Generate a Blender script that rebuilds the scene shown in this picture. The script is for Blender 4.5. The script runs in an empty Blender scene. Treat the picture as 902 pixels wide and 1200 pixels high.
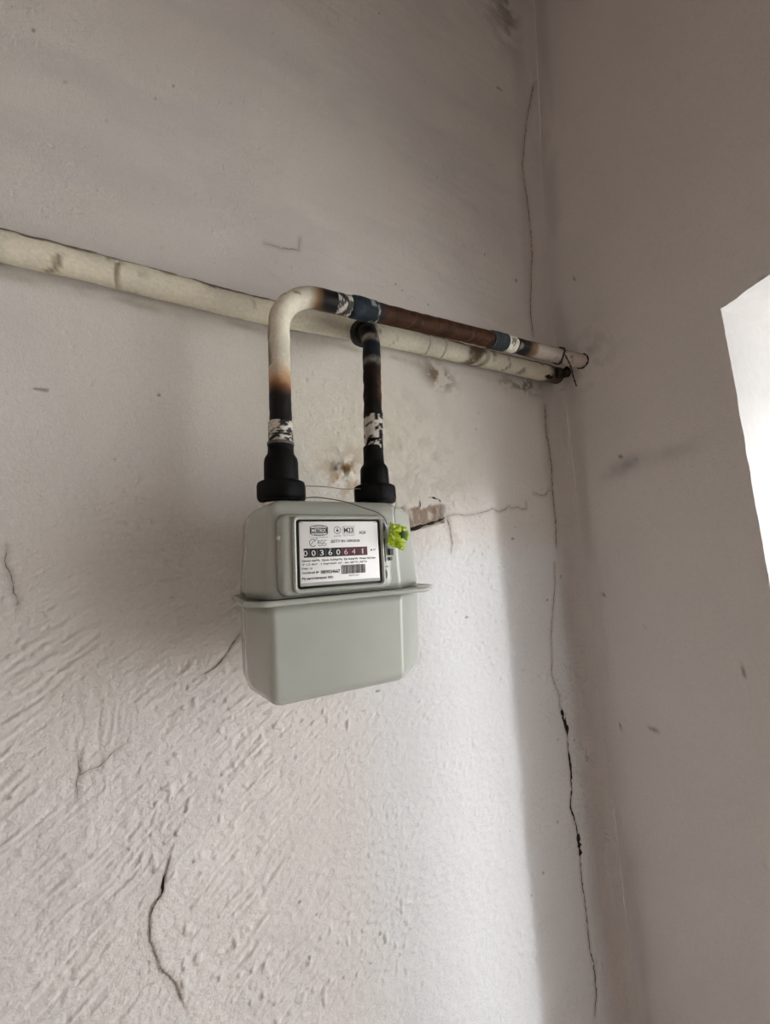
import bpy, bmesh, math, random
import numpy as np
from mathutils import Vector, Matrix

random.seed(7)
rng = np.random.default_rng(11)
scene = bpy.context.scene
col = scene.collection

# ------------------------------------------------------------------ camera, light, exposure
cam_d = bpy.data.cameras.new('camera')
cam = bpy.data.objects.new('camera', cam_d); col.objects.link(cam)
cam_d.sensor_fit = 'VERTICAL'; cam_d.sensor_height = 36.0
cam_d.lens = 36.0 * 451.0 / 1200.0
cam_d.clip_start = 0.01
cr = Vector((0.89400126, -0.44484246, -0.05363697))     # right
cd = Vector((0.00794668, 0.13543094, -0.99075492))      # down
cf = Vector((0.44799397, 0.88530991, 0.12461045))       # forward
m = Matrix.Identity(4)
for i in range(3):
    m[i][0] = cr[i]; m[i][1] = -cd[i]; m[i][2] = -cf[i]
m.translation = Vector((-0.14073524, -0.52270123, -0.06876195))
cam.matrix_world = m
scene.camera = cam

world = bpy.data.worlds.new('sky'); scene.world = world
world.use_nodes = True
bgn = world.node_tree.nodes['Background']
bgn.inputs['Color'].default_value = (0.93, 0.965, 1.0, 1)
bgn.inputs['Strength'].default_value = 7.2

sun_d = bpy.data.lights.new('sun', 'SUN'); sun = bpy.data.objects.new('sun', sun_d); col.objects.link(sun)
sun_d.energy = 1.15; sun_d.angle = math.radians(3.5); sun_d.color = (0.93, 0.97, 1.0)
SUN_AZ = math.radians(58.0); SUN_EL = math.radians(9.0)
to_sun = Vector((math.cos(SUN_AZ) * math.cos(SUN_EL), -math.sin(SUN_AZ) * math.cos(SUN_EL), math.sin(SUN_EL)))
sun.rotation_euler = to_sun.to_track_quat('Z', 'Y').to_euler()
sun.location = (3, -4, 1.5)

scene.view_settings.view_transform = 'Standard'
scene.view_settings.look = 'None'
scene.view_settings.gamma = 1.0
scene.view_settings.use_curve_mapping = False
scene.view_settings.exposure = 0.07

# ------------------------------------------------------------------ materials
def mat(name, color=(0.5, 0.5, 0.5), rough=0.5, metal=0.0, attr=False, noise=0.0, nscale=200.0, bump=0.0, bscale=300.0, spec=0.5, trans=0.0, bdist=0.001):
    mt = bpy.data.materials.new(name); mt.use_nodes = True
    nt = mt.node_tree; b = nt.nodes['Principled BSDF']
    b.inputs['Roughness'].default_value = rough
    b.inputs['Metallic'].default_value = metal
    b.inputs['Specular IOR Level'].default_value = spec
    b.inputs['Transmission Weight'].default_value = trans
    tc = nt.nodes.new('ShaderNodeNewGeometry')
    src = None
    if attr:
        a = nt.nodes.new('ShaderNodeAttribute'); a.attribute_name = 'Col'; src = a.outputs['Color']
    else:
        r = nt.nodes.new('ShaderNodeRGB'); r.outputs[0].default_value = (*color, 1); src = r.outputs[0]
    if noise > 0:
        n = nt.nodes.new('ShaderNodeTexNoise'); n.inputs['Scale'].default_value = nscale; n.inputs['Detail'].default_value = 5
        nt.links.new(tc.outputs['Position'], n.inputs['Vector'])
        mr = nt.nodes.new('ShaderNodeMapRange')
        mr.inputs['From Min'].default_value = 0.25; mr.inputs['From Max'].default_value = 0.75
        mr.inputs['To Min'].default_value = 1 - noise; mr.inputs['To Max'].default_value = 1 + noise
        nt.links.new(n.outputs['Fac'], mr.inputs['Value'])
        mx = nt.nodes.new('ShaderNodeVectorMath'); mx.operation = 'SCALE'
        nt.links.new(src, mx.inputs[0]); nt.links.new(mr.outputs[0], mx.inputs['Scale']); src = mx.outputs[0]
    nt.links.new(src, b.inputs['Base Color'])
    if bump > 0:
        n2 = nt.nodes.new('ShaderNodeTexNoise'); n2.inputs['Scale'].default_value = bscale; n2.inputs['Detail'].default_value = 6
        nt.links.new(tc.outputs['Position'], n2.inputs['Vector'])
        bp = nt.nodes.new('ShaderNodeBump'); bp.inputs['Strength'].default_value = bump; bp.inputs['Distance'].default_value = bdist
        nt.links.new(n2.outputs['Fac'], bp.inputs['Height']); nt.links.new(bp.outputs[0], b.inputs['Normal'])
    return mt

M = {}
M['plaster'] = mat('limewash_plaster', attr=True, rough=0.92, noise=0.035, nscale=260, bump=0.7, bscale=380, spec=0.15, bdist=0.0014)
M['plain_plaster'] = mat('plain_plaster', (0.71, 0.63, 0.58), rough=0.95, noise=0.05, nscale=12, bump=0.3, bscale=90, spec=0.1)
M['floor'] = mat('concrete_floor', (0.52, 0.43, 0.37), rough=0.85, noise=0.15, nscale=9, bump=0.3, bscale=60)
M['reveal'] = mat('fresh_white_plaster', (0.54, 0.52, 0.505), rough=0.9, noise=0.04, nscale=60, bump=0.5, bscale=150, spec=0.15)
M['crack'] = mat('dark_crack', (0.045, 0.036, 0.028), rough=1.0, noise=0.5, nscale=300, spec=0.0)
M['hairline'] = mat('hairline_crack', (0.26, 0.22, 0.185), rough=1.0, noise=0.5, nscale=300, spec=0.0)
M['ground'] = mat('yard_concrete', (0.80, 0.78, 0.74), rough=0.95, noise=0.2, nscale=1.5, bump=0.3, bscale=20)
M['pipe'] = mat('old_pipe_paint', attr=True, rough=0.48, noise=0.10, nscale=260, bump=0.35, bscale=330, spec=0.22)
M['sooty'] = mat('black_tarred_steel', attr=True, rough=0.55, noise=0.25, nscale=400, bump=0.5, bscale=500, spec=0.09)
M['meter'] = mat('grey_green_enamel', (0.40, 0.41, 0.36), rough=0.16, noise=0.03, nscale=40, bump=0.04, bscale=350, spec=0.5)
M['steel'] = mat('bright_steel', (0.75, 0.74, 0.70), rough=0.25, metal=1.0)
M['gasket'] = mat('black_gasket', (0.016, 0.015, 0.013), rough=0.5)
M['plate'] = mat('white_printed_plate', (0.90, 0.89, 0.87), rough=0.65, noise=0.02, nscale=300, spec=0.2)
M['bevel'] = mat('grey_plate_edge', (0.42, 0.42, 0.39), rough=0.35)
M['ink'] = mat('black_ink', (0.035, 0.032, 0.030), rough=0.6)
M['black'] = mat('black_drum', (0.010, 0.010, 0.010), rough=0.4)
M['red'] = mat('maroon_drum', (0.085, 0.020, 0.028), rough=0.4)
M['digit'] = mat('white_digit', (0.82, 0.82, 0.80), rough=0.5)
M['pinkdigit'] = mat('pale_pink_digit', (0.72, 0.50, 0.52), rough=0.5)
M['wire'] = mat('thin_steel_wire', (0.22, 0.20, 0.17), rough=0.45, metal=0.6)
M['rustwire'] = mat('rusty_binding_wire', (0.05, 0.035, 0.025), rough=0.8)
M['seal'] = mat('lime_green_plastic', (0.50, 0.66, 0.035), rough=0.2, trans=0.3)
M['stamp'] = mat('dark_green_insert', (0.05, 0.11, 0.02), rough=0.5)
M['dirt'] = mat('soot_and_cobweb', (0.035, 0.028, 0.022), rough=1.0, noise=0.5, nscale=500, spec=0.0)

# ------------------------------------------------------------------ numeric helpers
_tab = {}
def table(seed):
    if seed not in _tab:
        T = np.random.default_rng(1000 + seed).random((256, 256)); _tab[seed] = (T, T.tolist())
    return _tab[seed]
def sfbm(x, y, seed=0, oct=3):
    """scalar version of fbm"""
    s = 0.0; a = 1.0
    for k in range(oct):
        T = table(seed + 17 * k)[1]; xi = math.floor(x); yi = math.floor(y); fx_ = x - xi; fy_ = y - yi
        fx_ = fx_ * fx_ * (3 - 2 * fx_); fy_ = fy_ * fy_ * (3 - 2 * fy_)
        r0 = T[xi & 255]; r1 = T[(xi + 1) & 255]; j0 = yi & 255; j1 = (yi + 1) & 255
        s += a * ((r0[j0] * (1 - fx_) + r1[j0] * fx_) * (1 - fy_) + (r0[j1] * (1 - fx_) + r1[j1] * fx_) * fy_ - 0.5)
        a *= 0.5; x *= 2.03; y *= 2.03
    return s
def vnoise(x, y, seed=0):
    T = table(seed)[0]
    xi = np.floor(x).astype(int); yi = np.floor(y).astype(int)
    fx = x - xi; fy = y - yi
    fx = fx * fx * fx * (fx * (fx * 6 - 15) + 10); fy = fy * fy * fy * (fy * (fy * 6 - 15) + 10)
    a = T[xi & 255, yi & 255]; b = T[(xi + 1) & 255, yi & 255]; c_ = T[xi & 255, (yi + 1) & 255]; d = T[(xi + 1) & 255, (yi + 1) & 255]
    return (a * (1 - fx) + b * fx) * (1 - fy) + (c_ * (1 - fx) + d * fx) * fy - 0.5
def fbm(x, y, seed=0, oct=4, gain=0.5):
    s = 0; a = 1.0; f = 1.0
    for k in range(oct):
        s = s + a * vnoise(x * f, y * f, seed + 17 * k); a *= gain; f *= 2.03
    return s
def gauss(x, y, cx, cy, sx, sy, rot=0.0):
    c, s = math.cos(rot), math.sin(rot); dx = x - cx; dy = y - cy
    u = (c * dx + s * dy) / sx; v = (-s * dx + c * dy) / sy
    return np.exp(-(u * u + v * v))
def sstep(a, b, x):
    t = np.clip((x - a) / (b - a), 0, 1); return t * t * (3 - 2 * t)
def lines(*segs):
    out = []
    for a, b, st in segs:
        n = max(1, int(round((b - a) / st))); out += list(np.linspace(a, b, n + 1)[:-1])
    out.append(segs[-1][1]); return np.array(out)

def mesh_obj(name, verts, faces, material, parent=None, colors=None, smooth=True):
    me = bpy.data.meshes.new(name)
    if isinstance(verts, np.ndarray) and isinstance(faces, np.ndarray):
        me.vertices.add(len(verts)); me.vertices.foreach_set('co', verts.astype(np.float32).ravel())
        k = faces.shape[1]; n = len(faces)
        me.loops.add(n * k); me.loops.foreach_set('vertex_index', faces.astype(np.int32).ravel())
        me.polygons.add(n); me.polygons.foreach_set('loop_start', np.arange(0, n * k, k, dtype=np.int32))
        me.update(calc_edges=True); me.validate()
    else:
        me.from_pydata([tuple(v) for v in verts], [], [tuple(f) for f in faces]); me.update()
    if colors is not None:
        ca = me.color_attributes.new('Col', 'FLOAT_COLOR', 'POINT')
        c4 = np.ones((len(colors), 4), np.float32); c4[:, :3] = np.clip(colors, 0, 1)
        ca.data.foreach_set('color', c4.ravel())
    me.materials.append(material)
    if smooth: me.polygons.foreach_set('use_smooth', [True] * len(me.polygons))
    o = bpy.data.objects.new(name, me); col.objects.link(o)
    if parent is not None: o.parent = parent; o.matrix_parent_inverse = Matrix.Translation(-parent.location)
    return o
def empty(name, loc, label, cat, group=None):
    o = bpy.data.objects.new(name, None); col.objects.link(o); o.location = loc; o.empty_display_size = 0.03
    o['label'] = label; o['category'] = cat
    if group: o['group'] = group
    return o
def tag(o, label, cat, group=None):
    o['label'] = label; o['category'] = cat
    if group: o['group'] = group
    return o
def structure(o, label=None):
    o['kind'] = 'structure'
    if label: o['label'] = label
    return o

# ------------------------------------------------------------------ main wall (plane y = 0, room on the -y side)
XC = 0.526
def corner_x(z): return XC - 0.010 * np.exp(-((z - 0.42) / 0.12) ** 2) + 0.060 * sstep(0.5, 1.4, z)
CR = 0.032
CRACKS = [  # (points in mm on the wall: x, z), half width mm, one-sided lift mm
    ([(524, 1009), (501, 795), (509, 673), (511, 569), (500, 426), (498, 377)], 0.7, 0.0),
    ([(503, 229), (499, 165), (503, 103), (499, 59), (498, -9), (493, -60)], 0.8, 0.3),
    ([(481, -92), (476, -130), (462, -180), (451, -223), (449, -250), (443, -289), (457, -328)], 0.45, 0.3),
    ([(457, -328), (456, -347), (467, -389), (466, -439), (467, -461), (464, -488), (456, -513), (463, -536), (467, -554), (469, -593), (466, -632), (468, -685), (467, -737), (473, -777), (473, -802), (464, -835)], 1.0, 0.8),
    ([(233, -3), (255, 2), (277, 0), (301, 3), (325, 8), (340, 13), (352, 7), (365, 10), (378, 17), (387, 14), (400, 16), (412, 12), (424, 14), (424, 26)], 0.45, 0.2),
    ([(445, 44), (455, 43), (465, 40), (480, 43), (491, 53)], 0.55, 0.2),
    ([(-82, -145), (-90, -154), (-97, -163), (-103, -173), (-109, -179), (-118, -187), (-127, -190)], 0.5, 0.9),
    ([(-160, -377), (-164, -392), (-165, -400), (-166, -407), (-175, -415), (-177, -431), (-176, -445), (-167, -474), (-153, -495), (-147, -512)], 0.55, 2.2),
    ([(-243, -250), (-241, -269), (-233, -266), (-224, -265), (-212, -254), (-203, -249)], 0.35, 0.7),
    ([(-242, -269), (-243, -282), (-241, -295)], 0.3, 0.5),
    ([(-309, -35), (-310, -47), (-308, -55), (-303, -68), (-302, -77), (-297, -93)], 0.35, 0.8),
    ([(-49, 400), (-36, 401), (-25, 400), (-10, 404), (1, 406), (4, 429)], 0.35, 0.3),
    ([(238, 0), (243, -22), (246, -45), (243, -60)], 0.45, 0.6),
]
def wall_fields(X, Z):
    """height above the wall plane (towards the room, metres) and colour"""
    mm = 0.001
    h = 2.2 * mm * fbm(X * 5, Z * 5, 1, 3) + 1.3 * mm * fbm(X * 21, Z * 21, 2, 3)
    wx = X + 0.010 * fbm(X * 14, Z * 14, 3, 2); wz = Z + 0.010 * fbm(X * 14, Z * 14, 4, 2)
    def strokes(ang, seed, fl=36, fw=265):
        c, s = math.cos(ang), math.sin(ang)
        return fbm((wx * c + wz * s) * fl, (-wx * s + wz * c) * fw, seed, 2, 0.5)
    low = sstep(0.12, -0.10, Z); left = sstep(0.15, -0.05, X)
    mA = low * left * sstep(-0.02, -0.14, Z)
    mV = gauss(X, Z, -0.225, -0.225, 0.035, 0.075)
    mH = gauss(X, Z, -0.235, -0.06, 0.13, 0.09)
    mR = low * (1 - left) * 0.45
    h += 1.5 * mm * strokes(0.62, 10) * (0.25 + mA * (0.45 + 1.1 * sstep(-0.35, 0.35, fbm(X * 13, Z * 13, 15, 2)))) * (1 - 0.8 * mV) * sstep(0.35, 0.1, Z)
    h += 1.7 * mm * strokes(1.53, 11, 30, 300) * mV
    h += 1.4 * mm * strokes(0.14, 12) * mH
    h += 0.8 * mm * strokes(1.0, 13) * mR + 0.7 * mm * fbm(wx * 210, wz * 210, 16, 2) * (0.3 + low)
    h += 0.8 * mm * strokes(-0.12, 14, 12, 110) * sstep(0.25, 0.4, Z)
    # small crumbs and pits
    n = vnoise(wx * 150, wz * 150, 20); act = sstep(-0.05, 0.35, fbm(X * 9, Z * 9, 21, 2))
    h += 1.6 * mm * sstep(0.24, 0.48, n) * (0.25 + act) * (0.35 + 0.65 * low)
    n2 = vnoise(wx * 120 + 7, wz * 120, 22)
    h -= 1.1 * mm * sstep(0.36, 0.49, n2) * (0.2 + 0.8 * sstep(-0.1, 0.3, vnoise(X * 11, Z * 11, 23)))
    h += 1.0 * mm * sstep(0.1, 0.45, vnoise(wx * 190, wz * 190, 24)) * gauss(X, Z, -0.19, -0.34, 0.06, 0.025)
    # bulged flake round the long lower crack
    h += 1.8 * mm * gauss(X, Z, -0.135, -0.43, 0.045, 0.05)
    # rough patch of old render behind and right of the meter, smooth patch below it
    mP = gauss(X, Z, 0.16, 0.10, 0.13, 0.13)
    h += 2.6 * mm * fbm(X * 60, Z * 60, 30, 3, 0.55) * mP
    h += 2.0 * mm * gauss(X, Z, 0.30, 0.11, 0.05, 0.10)
    bump1 = gauss(X, Z, 0.062, 0.066, 0.020, 0.020)
    h += 7 * mm * bump1 * (0.6 + 1.5 * fbm(X * 90, Z * 90, 31, 3)) * sstep(0.2, 0.9, bump1 + 0.3)
    # knocked-out hole right of the meter
    hole = sstep(0.142, 0.150, X + 0.003 * fbm(X * 90, Z * 90, 32, 2)) * sstep(0.236, 0.228, X + 0.007 * fbm(X * 60, Z * 60, 35, 3)) * sstep(-0.021, -0.015, Z - 0.19 * (X - 0.2)) * sstep(0.018, 0.012, Z - 0.10 * (X - 0.2) + 0.008 * fbm(X * 90, Z * 60, 33, 3))
    h -= 5.5 * mm * hole * (0.75 + 0.9 * fbm(X * 110, Z * 40, 34, 3))
    lip = sstep(0.236, 0.246, X) * sstep(0.275, 0.25, X) * gauss(X, Z, 0.25, -0.005, 0.05, 0.05)
    h += 2.2 * mm * lip
    # ---- colour
    base = np.array([0.755, 0.71, 0.665])
    Cc = np.ones(X.shape + (3,)) * base
    def mix(mask, c, k=1.0):
        nonlocal Cc
        mk = np.clip(mask * k, 0, 1)[..., None]; Cc = Cc * (1 - mk) + np.array(c) * mk
    mix(sstep(-0.1, 0.5, fbm(X * 4, Z * 4, 40, 3)), (0.79, 0.765, 0.715), 0.7)
    mix(sstep(0.0, 0.6, fbm(X * 6, Z * 6, 41, 3)), (0.71, 0.665, 0.645), 0.6)
    # cleaner whitewash low on the right of the meter, cool daylight tint painted in
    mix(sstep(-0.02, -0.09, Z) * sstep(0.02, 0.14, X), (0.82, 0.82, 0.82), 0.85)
    # cream over-spray round the meter pipes
    mix(gauss(X, Z, 0.10, 0.14, 0.20, 0.13), (0.76, 0.71, 0.58), 0.8)
    mix(mP * sstep(0.0, 0.4, fbm(X * 40, Z * 40, 42, 3)), (0.62, 0.56, 0.46), 0.55)
    mix(gauss(X, Z, 0.060, 0.062, 0.034, 0.034) * sstep(-0.35, 0.15, fbm(X * 70, Z * 70, 43, 3)), (0.44, 0.29, 0.15), 0.95)
    mix(gauss(X, Z, 0.048, 0.072, 0.008, 0.010), (0.45, 0.47, 0.46), 0.7)
    rs = gauss(X, Z, 0.242, 0.246, 0.030, 0.019, -0.35)
    mix(rs * sstep(-0.28, 0.10, fbm(X * 80, Z * 80, 44, 4)), (0.13, 0.08, 0.04), 1.2)
    mix(rs, (0.52, 0.43, 0.33), 0.35)
    mix(hole, (0.30, 0.22, 0.165), 0.9)
    mix(hole * sstep(0.05, 0.35, fbm(X * 150, Z * 50, 45, 3)), (0.62, 0.56, 0.48), 0.8)
    mix(lip * sstep(0.05, 0.3, fbm(X * 90, Z * 90, 46, 2)), (0.45, 0.38, 0.33), 0.5)
    # pipe's soft shadow painted as a broken line beneath it; grime near its end
    mix(np.exp(-((Z - 0.262 + 0.003 * fbm(X * 30, Z * 0, 47, 2)) / 0.006) ** 2) * (0.3 + 0.9 * sstep(-0.1, 0.5, fbm(X * 25, Z * 60, 48, 4))), (0.42, 0.37, 0.29), 0.45)
    mix(gauss(X, Z, 0.47, 0.262, 0.07, 0.016) * sstep(-0.05, 0.25, fbm(X * 70, Z * 70, 49, 3)), (0.12, 0.095, 0.075), 0.8)
    # sooty stain high in the corner and dingy corner
    mix(gauss(X, Z, 0.50, 1.21, 0.08, 0.10) * sstep(-0.35, 0.3, fbm(X * 30, Z * 30, 50, 4)), (0.23, 0.19, 0.15), 0.95)
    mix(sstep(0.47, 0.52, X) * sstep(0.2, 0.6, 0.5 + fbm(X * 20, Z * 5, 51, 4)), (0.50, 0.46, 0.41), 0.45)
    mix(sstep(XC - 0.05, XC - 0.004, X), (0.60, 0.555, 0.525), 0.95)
    # fly specks and pinholes
    sp = vnoise(X * 95, Z * 95, 52)
    mix(sstep(0.476, 0.494, sp) * sstep(0.0, 0.25, vnoise(X * 13, Z * 13, 53)), (0.17, 0.13, 0.11), 0.75)
    # greyish smears higher up
    mix(sstep(-0.2, 0.7, fbm(X * 7, Z * 16, 54, 5, 0.6)) * sstep(0.28, 0.45, Z), (0.62, 0.60, 0.57), 0.4)
    return h, Cc
def seg_dist(X, Z, pts):
    """distance to a polyline and signed side"""
    best = np.full(X.shape, 1e9); side = np.zeros(X.shape)
    for (x0, z0), (x1, z1) in zip(pts[:-1], pts[1:]):
        dx, dz = x1 - x0, z1 - z0; L2 = dx * dx + dz * dz
        t = np.clip(((X - x0) * dx + (Z - z0) * dz) / L2, 0, 1)
        ex = X - x0 - t * dx; ez = Z - z0 - t * dz; d = np.hypot(ex, ez)
        s = np.sign(dx * (Z - z0) - dz * (X - x0))
        up = d < best; best = np.where(up, d, best); side = np.where(up, s, side)
    return best, side

wxs = lines((-1.30, -0.42, 0.05), (-0.42, -0.34, 0.0025), (-0.34, 0.12, 0.0016), (0.12, 0.46, 0.0022), (0.46, 0.526, 0.002))
wzs = lines((-1.60, -0.95, 0.05), (-0.95, -0.60, 0.0026), (-0.60, 0.15, 0.0016), (0.15, 0.45, 0.0024), (0.45, 1.40, 0.0045), (1.40, 1.50, 0.05))
GX, GZ = np.meshgrid(wxs, wzs, indexing='ij')
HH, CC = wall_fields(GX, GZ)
for pts, hw, lift in CRACKS:
    P = [(a / 1000, b / 1000) for a, b in pts]
    xa = min(p[0] for p in P) - 0.04; xb = max(p[0] for p in P) + 0.04; za = min(p[1] for p in P) - 0.04; zb = max(p[1] for p in P) + 0.04
    i0, i1 = np.searchsorted(wxs, [xa, xb]); j0, j1 = np.searchsorted(wzs, [za, zb])
    sl = (slice(i0, i1), slice(j0, j1))
    d, s = seg_dist(GX[sl], GZ[sl], P)
    HH[sl] += lift * 0.001 * np.exp(-d / 0.012) * np.where(s > 0, 1, 0) - 0.0012 * hw * np.exp(-(d / 0.0035) ** 2)
    k = (0.30 * np.exp(-(d / 0.004) ** 2))[..., None]
    CC[sl] = CC[sl] * (1 - k) + np.array([0.32, 0.27, 0.22]) * k
# rounded inside corner: the last strip of the wall turns towards the room
RX = GX + (corner_x(GZ) - XC) * sstep(0.30, 0.526, GX)
t = np.clip((GX - (XC - CR)) / CR, 0, 0.9999)
FIL = CR * (1 - np.sqrt(1 - t * t))
def wall_point(x, z):
    """surface point of the main wall, bilinear on the same grid"""
    i = int(np.clip(np.searchsorted(wxs, x) - 1, 0, len(wxs) - 2)); j = int(np.clip(np.searchsorted(wzs, z) - 1, 0, len(wzs) - 2))
    a = (x - wxs[i]) / (wxs[i + 1] - wxs[i]); b = (z - wzs[j]) / (wzs[j + 1] - wzs[j])
    def bl(A): return (A[i, j] * (1 - a) + A[i + 1, j] * a) * (1 - b) + (A[i, j + 1] * (1 - a) + A[i + 1, j + 1] * a) * b
    return bl(RX), -bl(HH) - bl(FIL), z
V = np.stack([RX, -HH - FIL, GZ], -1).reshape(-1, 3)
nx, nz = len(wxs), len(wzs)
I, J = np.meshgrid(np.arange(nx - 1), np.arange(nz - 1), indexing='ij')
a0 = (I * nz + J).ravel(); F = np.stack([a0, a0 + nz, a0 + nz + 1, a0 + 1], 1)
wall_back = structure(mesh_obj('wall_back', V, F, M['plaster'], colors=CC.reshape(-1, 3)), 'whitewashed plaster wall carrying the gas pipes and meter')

def strip(name, pts_mm, hw_mm, parent, on, material, jit=0.35, proud=0.0004, profile=None, seed=0):
    r = random.Random(seed); dense = []
    P = [(a / 1000, b / 1000) for a, b in pts_mm]
    for (x0, z0), (x1, z1) in zip(P[:-1], P[1:]):
        n = max(2, int(math.hypot(x1 - x0, z1 - z0) / 0.004))
        for k in range(n):
            q = k / n; dense.append((x0 + (x1 - x0) * q + r.uniform(-1, 1) * 0.0009, z0 + (z1 - z0) * q + r.uniform(-1, 1) * 0.0006))
    dense.append(P[-1]); n = len(dense); vs = []; fs = []
    for k, (x, z) in enumerate(dense):
        xa, za = dense[max(0, k - 1)]; xb, zb = dense[min(n - 1, k + 1)]
        tx, tz = xb - xa, zb - za; L = math.hypot(tx, tz) or 1
        end = min(1, k / 3, (n - 1 - k) / 3)
        w = hw_mm * 0.001 * (0.25 + 0.75 * end) * (1 + r.uniform(-jit, jit) * 2)
        if profile: w *= profile(x * 1000, z * 1000)
        w = max(w, 0.00008)
        for sgn in (-1, 1):
            p = on(x - sgn * tz / L * w, z + sgn * tx / L * w); vs.append((p[0], p[1] - proud, p[2]))
        if k: fs.append((2 * k - 2, 2 * k - 1, 2 * k + 1, 2 * k))
    return mesh_obj(name, vs, fs, material, parent)
def low_profile(x, z):
    w = 0.55
    if -400 < z < -352: w = 4.2 * math.sin((z + 400) / 48 * math.pi) ** 0.7 + 0.3
    if -470 < z < -425: w = 1.7
    if -540 < z <= -470: w = 1.1
    if -600 < z < -560: w = 4.6 * math.sin((z + 600) / 40 * math.pi) ** 0.6 + 0.2
    return w
def bulge_profile(x, z):
    if z < -450: return 0.12
    return 0.35 + 1.6 * math.exp(-((z + 398) / 7) ** 2) + 1.2 * math.exp(-((z + 415) / 5) ** 2)
for k, (pts, hw, lift) in enumerate(CRACKS):
    strip('crack', pts, hw, wall_back, wall_point, M['crack'] if k in (3, 7) else M['hairline'], seed=k, profile={3: low_profile, 7: bulge_profile}.get(k))
# dark lower lip of the knocked-out hole, and its little upper tear
strip('crack', [(140, -30), (160, -25), (175, -21), (198, -15), (212, -12), (226, -8), (234, -4)], 1.9, wall_back, wall_point, M['crack'], seed=31, proud=0.0012)
strip('crack', [(206, 30), (216, 29), (224, 27), (228, 22)], 1.8, wall_back, wall_point, M['crack'], seed=32)
strip('crack', [(188, 24), (189, 18), (187, 12)], 0.9, wall_back, wall_point, M['crack'], seed=33, proud=0.001)
strip('crack', [(146, 12), (149, 0), (147, -12)], 1.2, wall_back, wall_point, M['crack'], seed=34, proud=0.001)

# ------------------------------------------------------------------ right wall with window opening
WY0, WY1, WZ0, WZ1, WT = -1.50, -0.291, -0.95, 0.2625, 0.60
rys = lines((-2.20, WY0, 0.06), (WY0, -0.45, 0.06), (-0.45, WY1, 0.006), (WY1, 0.0, 0.0035))
rzs = lines((-1.60, WZ0, 0.06), (WZ0, WZ1, 0.006), (WZ1, 0.45, 0.006), (0.45, 1.5, 0.010))
RY, RZ = np.meshgrid(rys, rzs, indexing='ij')
rh = 0.0016 * fbm(RY * 6, RZ * 6, 60, 3) + 0.0006 * fbm(RY * 40, RZ * 40, 61, 3) + 0.0005 * fbm(RY * 20, RZ * 120, 62, 2)
rh = rh * sstep(-0.034, -0.075, RY)
RXX = corner_x(RZ) - rh + 0.003 * sstep(-CR, -CR + 0.008, RY)
edge_r = np.random.default_rng(5)
jy = 0.0011 * fbm(RZ * 45, RZ * 0 + 3.3, 63, 3); jz = 0.0030 * fbm(RY * 40, RY * 0 + 1.7, 64, 3) + 0.010 * sstep(-0.30, -0.36, RY) - 0.004 * np.exp(-((RY - WY1) / 0.012) ** 2)
near_y = np.exp(-((RY - WY1) / 0.02) ** 2) * (RZ < WZ1 + 0.03); near_z = np.exp(-((RZ - WZ1) / 0.025) ** 2) * (RY < WY1 + 0.03)
RYY = RY + jy * near_y; RZZ = RZ + jz * near_z
# worn, rounded arris at the opening
arr = np.maximum(np.exp(-np.abs(RY - WY1) / 0.004) * (RZ < WZ1), np.exp(-np.abs(RZ - WZ1) / 0.004) * (RY < WY1))
RXX = RXX + 0.0012 * arr
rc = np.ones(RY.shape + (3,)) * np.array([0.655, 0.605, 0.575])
def rmix(mask, c, k=1.0):
    global rc
    mk = np.clip(mask * k, 0, 1)[..., None]; rc = rc * (1 - mk) + np.array(c) * mk
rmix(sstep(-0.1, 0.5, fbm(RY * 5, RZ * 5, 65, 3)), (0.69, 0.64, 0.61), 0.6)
rmix(gauss(RY, RZ, -0.128, 0.069, 0.032, 0.013, -0.25) * (0.7 + 0.8 * fbm(RY * 50, RZ * 50, 66, 3)), (0.26, 0.24, 0.235), 0.75)
rmix(gauss(RY, RZ, -0.215, 0.075, 0.045, 0.012, -0.1) * (0.6 + 0.9 * fbm(RY * 40, RZ * 40, 67, 3)), (0.38, 0.36, 0.345), 0.45)
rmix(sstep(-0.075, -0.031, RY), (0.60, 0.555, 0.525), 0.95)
rmix(gauss(RY, RY * 0, -0.05, 0, 0.018, 1) * sstep(-0.3, 0.3, fbm(RY * 30, RZ * 6, 68, 4)), (0.44, 0.41, 0.375), 0.45)
rmix(gauss(RY, RZ, -0.078, 0.287, 0.055, 0.05) * sstep(-0.1, 0.3, fbm(RY * 60, RZ * 60, 69, 3)), (0.36, 0.32, 0.29), 0.5)
rmix(sstep(0.470, 0.492, vnoise(RY * 80, RZ * 80, 70)) * sstep(0.1, 0.3, vnoise(RY * 11, RZ * 11, 71)), (0.17, 0.14, 0.12), 0.8)
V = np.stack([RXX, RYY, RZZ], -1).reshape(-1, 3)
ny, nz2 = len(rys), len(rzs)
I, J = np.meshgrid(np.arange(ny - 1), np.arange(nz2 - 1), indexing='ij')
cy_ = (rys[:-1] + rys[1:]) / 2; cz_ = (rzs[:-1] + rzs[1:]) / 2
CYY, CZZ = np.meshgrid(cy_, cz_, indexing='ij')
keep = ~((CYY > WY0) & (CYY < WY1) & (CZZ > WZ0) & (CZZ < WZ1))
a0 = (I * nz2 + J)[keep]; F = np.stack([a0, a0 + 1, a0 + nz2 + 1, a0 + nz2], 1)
wall_right = structure(mesh_obj('wall_right', V, F, M['plaster'], colors=rc.reshape(-1, 3)), 'dim grey plaster side wall with a window opening')
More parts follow.
